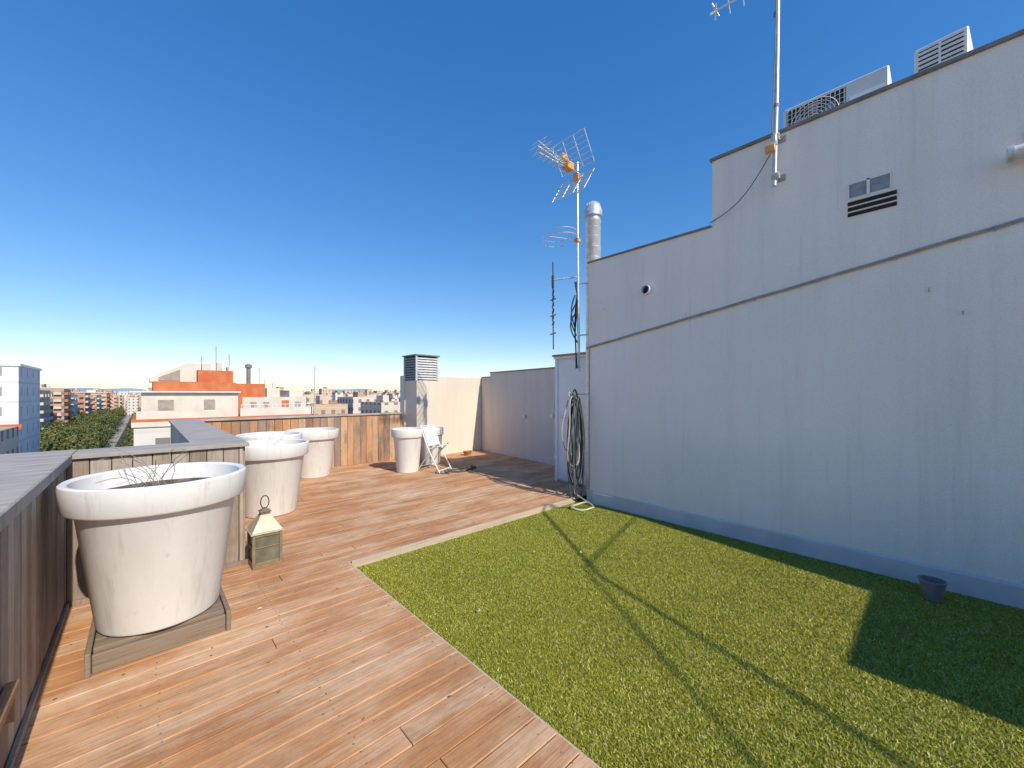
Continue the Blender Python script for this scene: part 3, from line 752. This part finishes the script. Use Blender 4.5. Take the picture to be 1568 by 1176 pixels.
for gx in range(-36,110):
    for gy in range(0,70):
        X=gx*13+random.uniform(-4,4); Y=110+gy*19+random.uniform(-4,4)
        if -60<X<3 and Y<540: continue
        if X<22 and Y<330: continue
        if random.random()<.10: continue
        w=random.uniform(6,13); d=random.uniform(7,16)
        top=random.choice([-9,-6,-5,-3,-2,-1,-1,0,.5,1.5])+random.uniform(-1,1)
        if Y>450 and random.random()<.09: top+=random.uniform(3,8)
        mb.box((X,Y,-20),(X+w,Y+d,top),'city',random.random())
        if random.random()<.6: mb.box((X+w*.3,Y+d*.2,top),(X+w*.6,Y+d*.5,top+random.uniform(1.5,3)),'city',random.random())
mb.build('distant_city_buildings')

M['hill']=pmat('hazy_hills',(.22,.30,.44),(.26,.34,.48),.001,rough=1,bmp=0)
mb=MB(); vs=[];fs=[]
n=160
for i in range(n):
    a=math.radians(-70+150*i/(n-1)); X=7800*math.sin(a); Y=7800*math.cos(a)
    h=45+30*math.sin(i*.21)+22*math.sin(i*.53+1)+12*math.sin(i*1.3)
    vs+=[(X,Y,-20),(X,Y,max(h,8)),(X*1.1,Y*1.1,-20)]
for i in range(n-1):
    o=i*3; fs+=[(o,o+3,o+4,o+1),(o+1,o+4,o+5,o+2)]
mb.add(vs,fs,'hill',None,True); mb.build('distant_hills')

m, nt, b = new_mat('tree_leaves')
at = nt.nodes.new('ShaderNodeAttribute'); at.attribute_name='rnd'
nt.links.new(ramp(nt, at.outputs['Fac'], [(0,(.04,.065,.015)),(.5,(.085,.115,.03)),(.85,(.15,.16,.045)),(1,(.22,.17,.06))]), b.inputs['Base Color'])
b.inputs['Roughness'].default_value=.8; M['leaf']=m
M['bark']=pmat('bark',(.08,.06,.045),(.15,.12,.09),3)
rs=np.random.RandomState(5)
mb=MB(); LV=[];LR=[]
pos=[]
for y in np.arange(88,420,6.5):
    for x in (-13,-19,-25,-31) if y>118 else (-12.0,-9.8):
        pos.append((x+rs.uniform(-1.6,1.6),y+rs.uniform(-2,2)))
for y in np.arange(60,420,9): pos.append((-1.6+rs.uniform(-.3,.3),y)) if y>130 else None
for (x,y) in pos:
    h=rs.uniform(8,12.5); cr=rs.uniform(2.6,4.0)
    mb.tube([(x,y,gz),(x+rs.uniform(-.3,.3),y,gz+h*.45),(x+rs.uniform(-.6,.6),y,gz+h*.8)],.2,'bark',5)
    for k in range(3): mb.tube([(x,y,gz+h*.4),(x+rs.uniform(-2,2),y+rs.uniform(-2,2),gz+h*.75)],.09,'bark',4)
    ncl=11
    for c_ in range(ncl):
        v=rs.normal(size=3); v/=np.linalg.norm(v); rr=rs.uniform(.3,1)**.5
        cc=np.array([x,y,gz+h*.68])+v*rr*np.array([cr*.8,cr*.8,h*.27])
        tone=rs.uniform(0,1)*.5+.5*(v[2]*.5+.5)
        q=40
        ctr=cc+rs.normal(size=(q,3))*np.array([.75,.75,.6])
        u=rs.normal(size=(q,3)); u/=np.linalg.norm(u,axis=1)[:,None]; w=rs.normal(size=(q,3)); w=np.cross(u,w); w/=np.linalg.norm(w,axis=1)[:,None]
        s=rs.uniform(.16,.36,(q,1))
        quad=np.stack([ctr-u*s,ctr-w*s,ctr+u*s,ctr+w*s],1); LV.append(quad.reshape(-1,3)); LR.append(np.clip(tone+rs.uniform(-.2,.2,q),0,1))
mb.build('avenue_tree_trunks')
V=np.concatenate(LV); R=np.concatenate(LR); nf=len(V)//4
me=bpy.data.meshes.new('avenue_trees'); me.vertices.add(len(V)); me.vertices.foreach_set('co',V.ravel())
me.loops.add(len(V)); me.loops.foreach_set('vertex_index',np.arange(len(V),dtype=np.int32))
me.polygons.add(nf); me.polygons.foreach_set('loop_start',np.arange(0,len(V),4,dtype=np.int32))
me.update(calc_edges=True); me.materials.append(M['leaf'])
a_=me.attributes.new('rnd','FLOAT','FACE'); a_.data.foreach_set('value',R.astype(np.float32))
tr=bpy.data.objects.new('avenue_trees',me); scene.collection.objects.link(tr); bpy.data.objects['avenue_tree_trunks'].parent=tr

# ------------------------------------------------------------------ light
D=Vector((.0,1,-.80)).normalized()
elev=math.asin(-D.z)
sl=bpy.data.lights.new('sun','SUN'); sl.energy=4.8; sl.angle=math.radians(.5); sl.color=(1,.92,.79)
so=bpy.data.objects.new('sun',sl); so.rotation_euler=D.to_track_quat('-Z','Y').to_euler(); scene.collection.objects.link(so)
w=bpy.data.worlds.new('World'); scene.world=w; w.use_nodes=True; nt=w.node_tree
sk=nt.nodes.new('ShaderNodeTexSky'); sk.sky_type='NISHITA'; sk.sun_disc=False; sk.sun_elevation=elev
sk.sun_rotation=math.pi; sk.air_density=1.1; sk.dust_density=.0; sk.ozone_density=4.0
gm=nt.nodes.new('ShaderNodeGamma'); gm.inputs['Gamma'].default_value=.66
hs=nt.nodes.new('ShaderNodeHueSaturation'); hs.inputs['Hue'].default_value=.512; hs.inputs['Saturation'].default_value=1.62; hs.inputs['Value'].default_value=1.86
nt.links.new(sk.outputs[0],gm.inputs['Color']); nt.links.new(gm.outputs[0],hs.inputs['Color'])
bg=nt.nodes['Background']; bg.inputs[1].default_value=.15; nt.links.new(hs.outputs[0],bg.inputs[0])

# ------------------------------------------------------------------ camera
cam=bpy.data.cameras.new('camera'); cam.sensor_width=36; cam.lens=36*607/1568; cam.shift_y=15/1568; cam.clip_start=.05; cam.clip_end=20000
co=bpy.data.objects.new('camera',cam); co.location=(0,0,1.4)
co.rotation_euler=(math.radians(90),0,-math.atan2(SIN,COS)); scene.collection.objects.link(co); scene.camera=co
scene.view_settings.view_transform='Standard'; scene.view_settings.look='None'; scene.view_settings.exposure=0
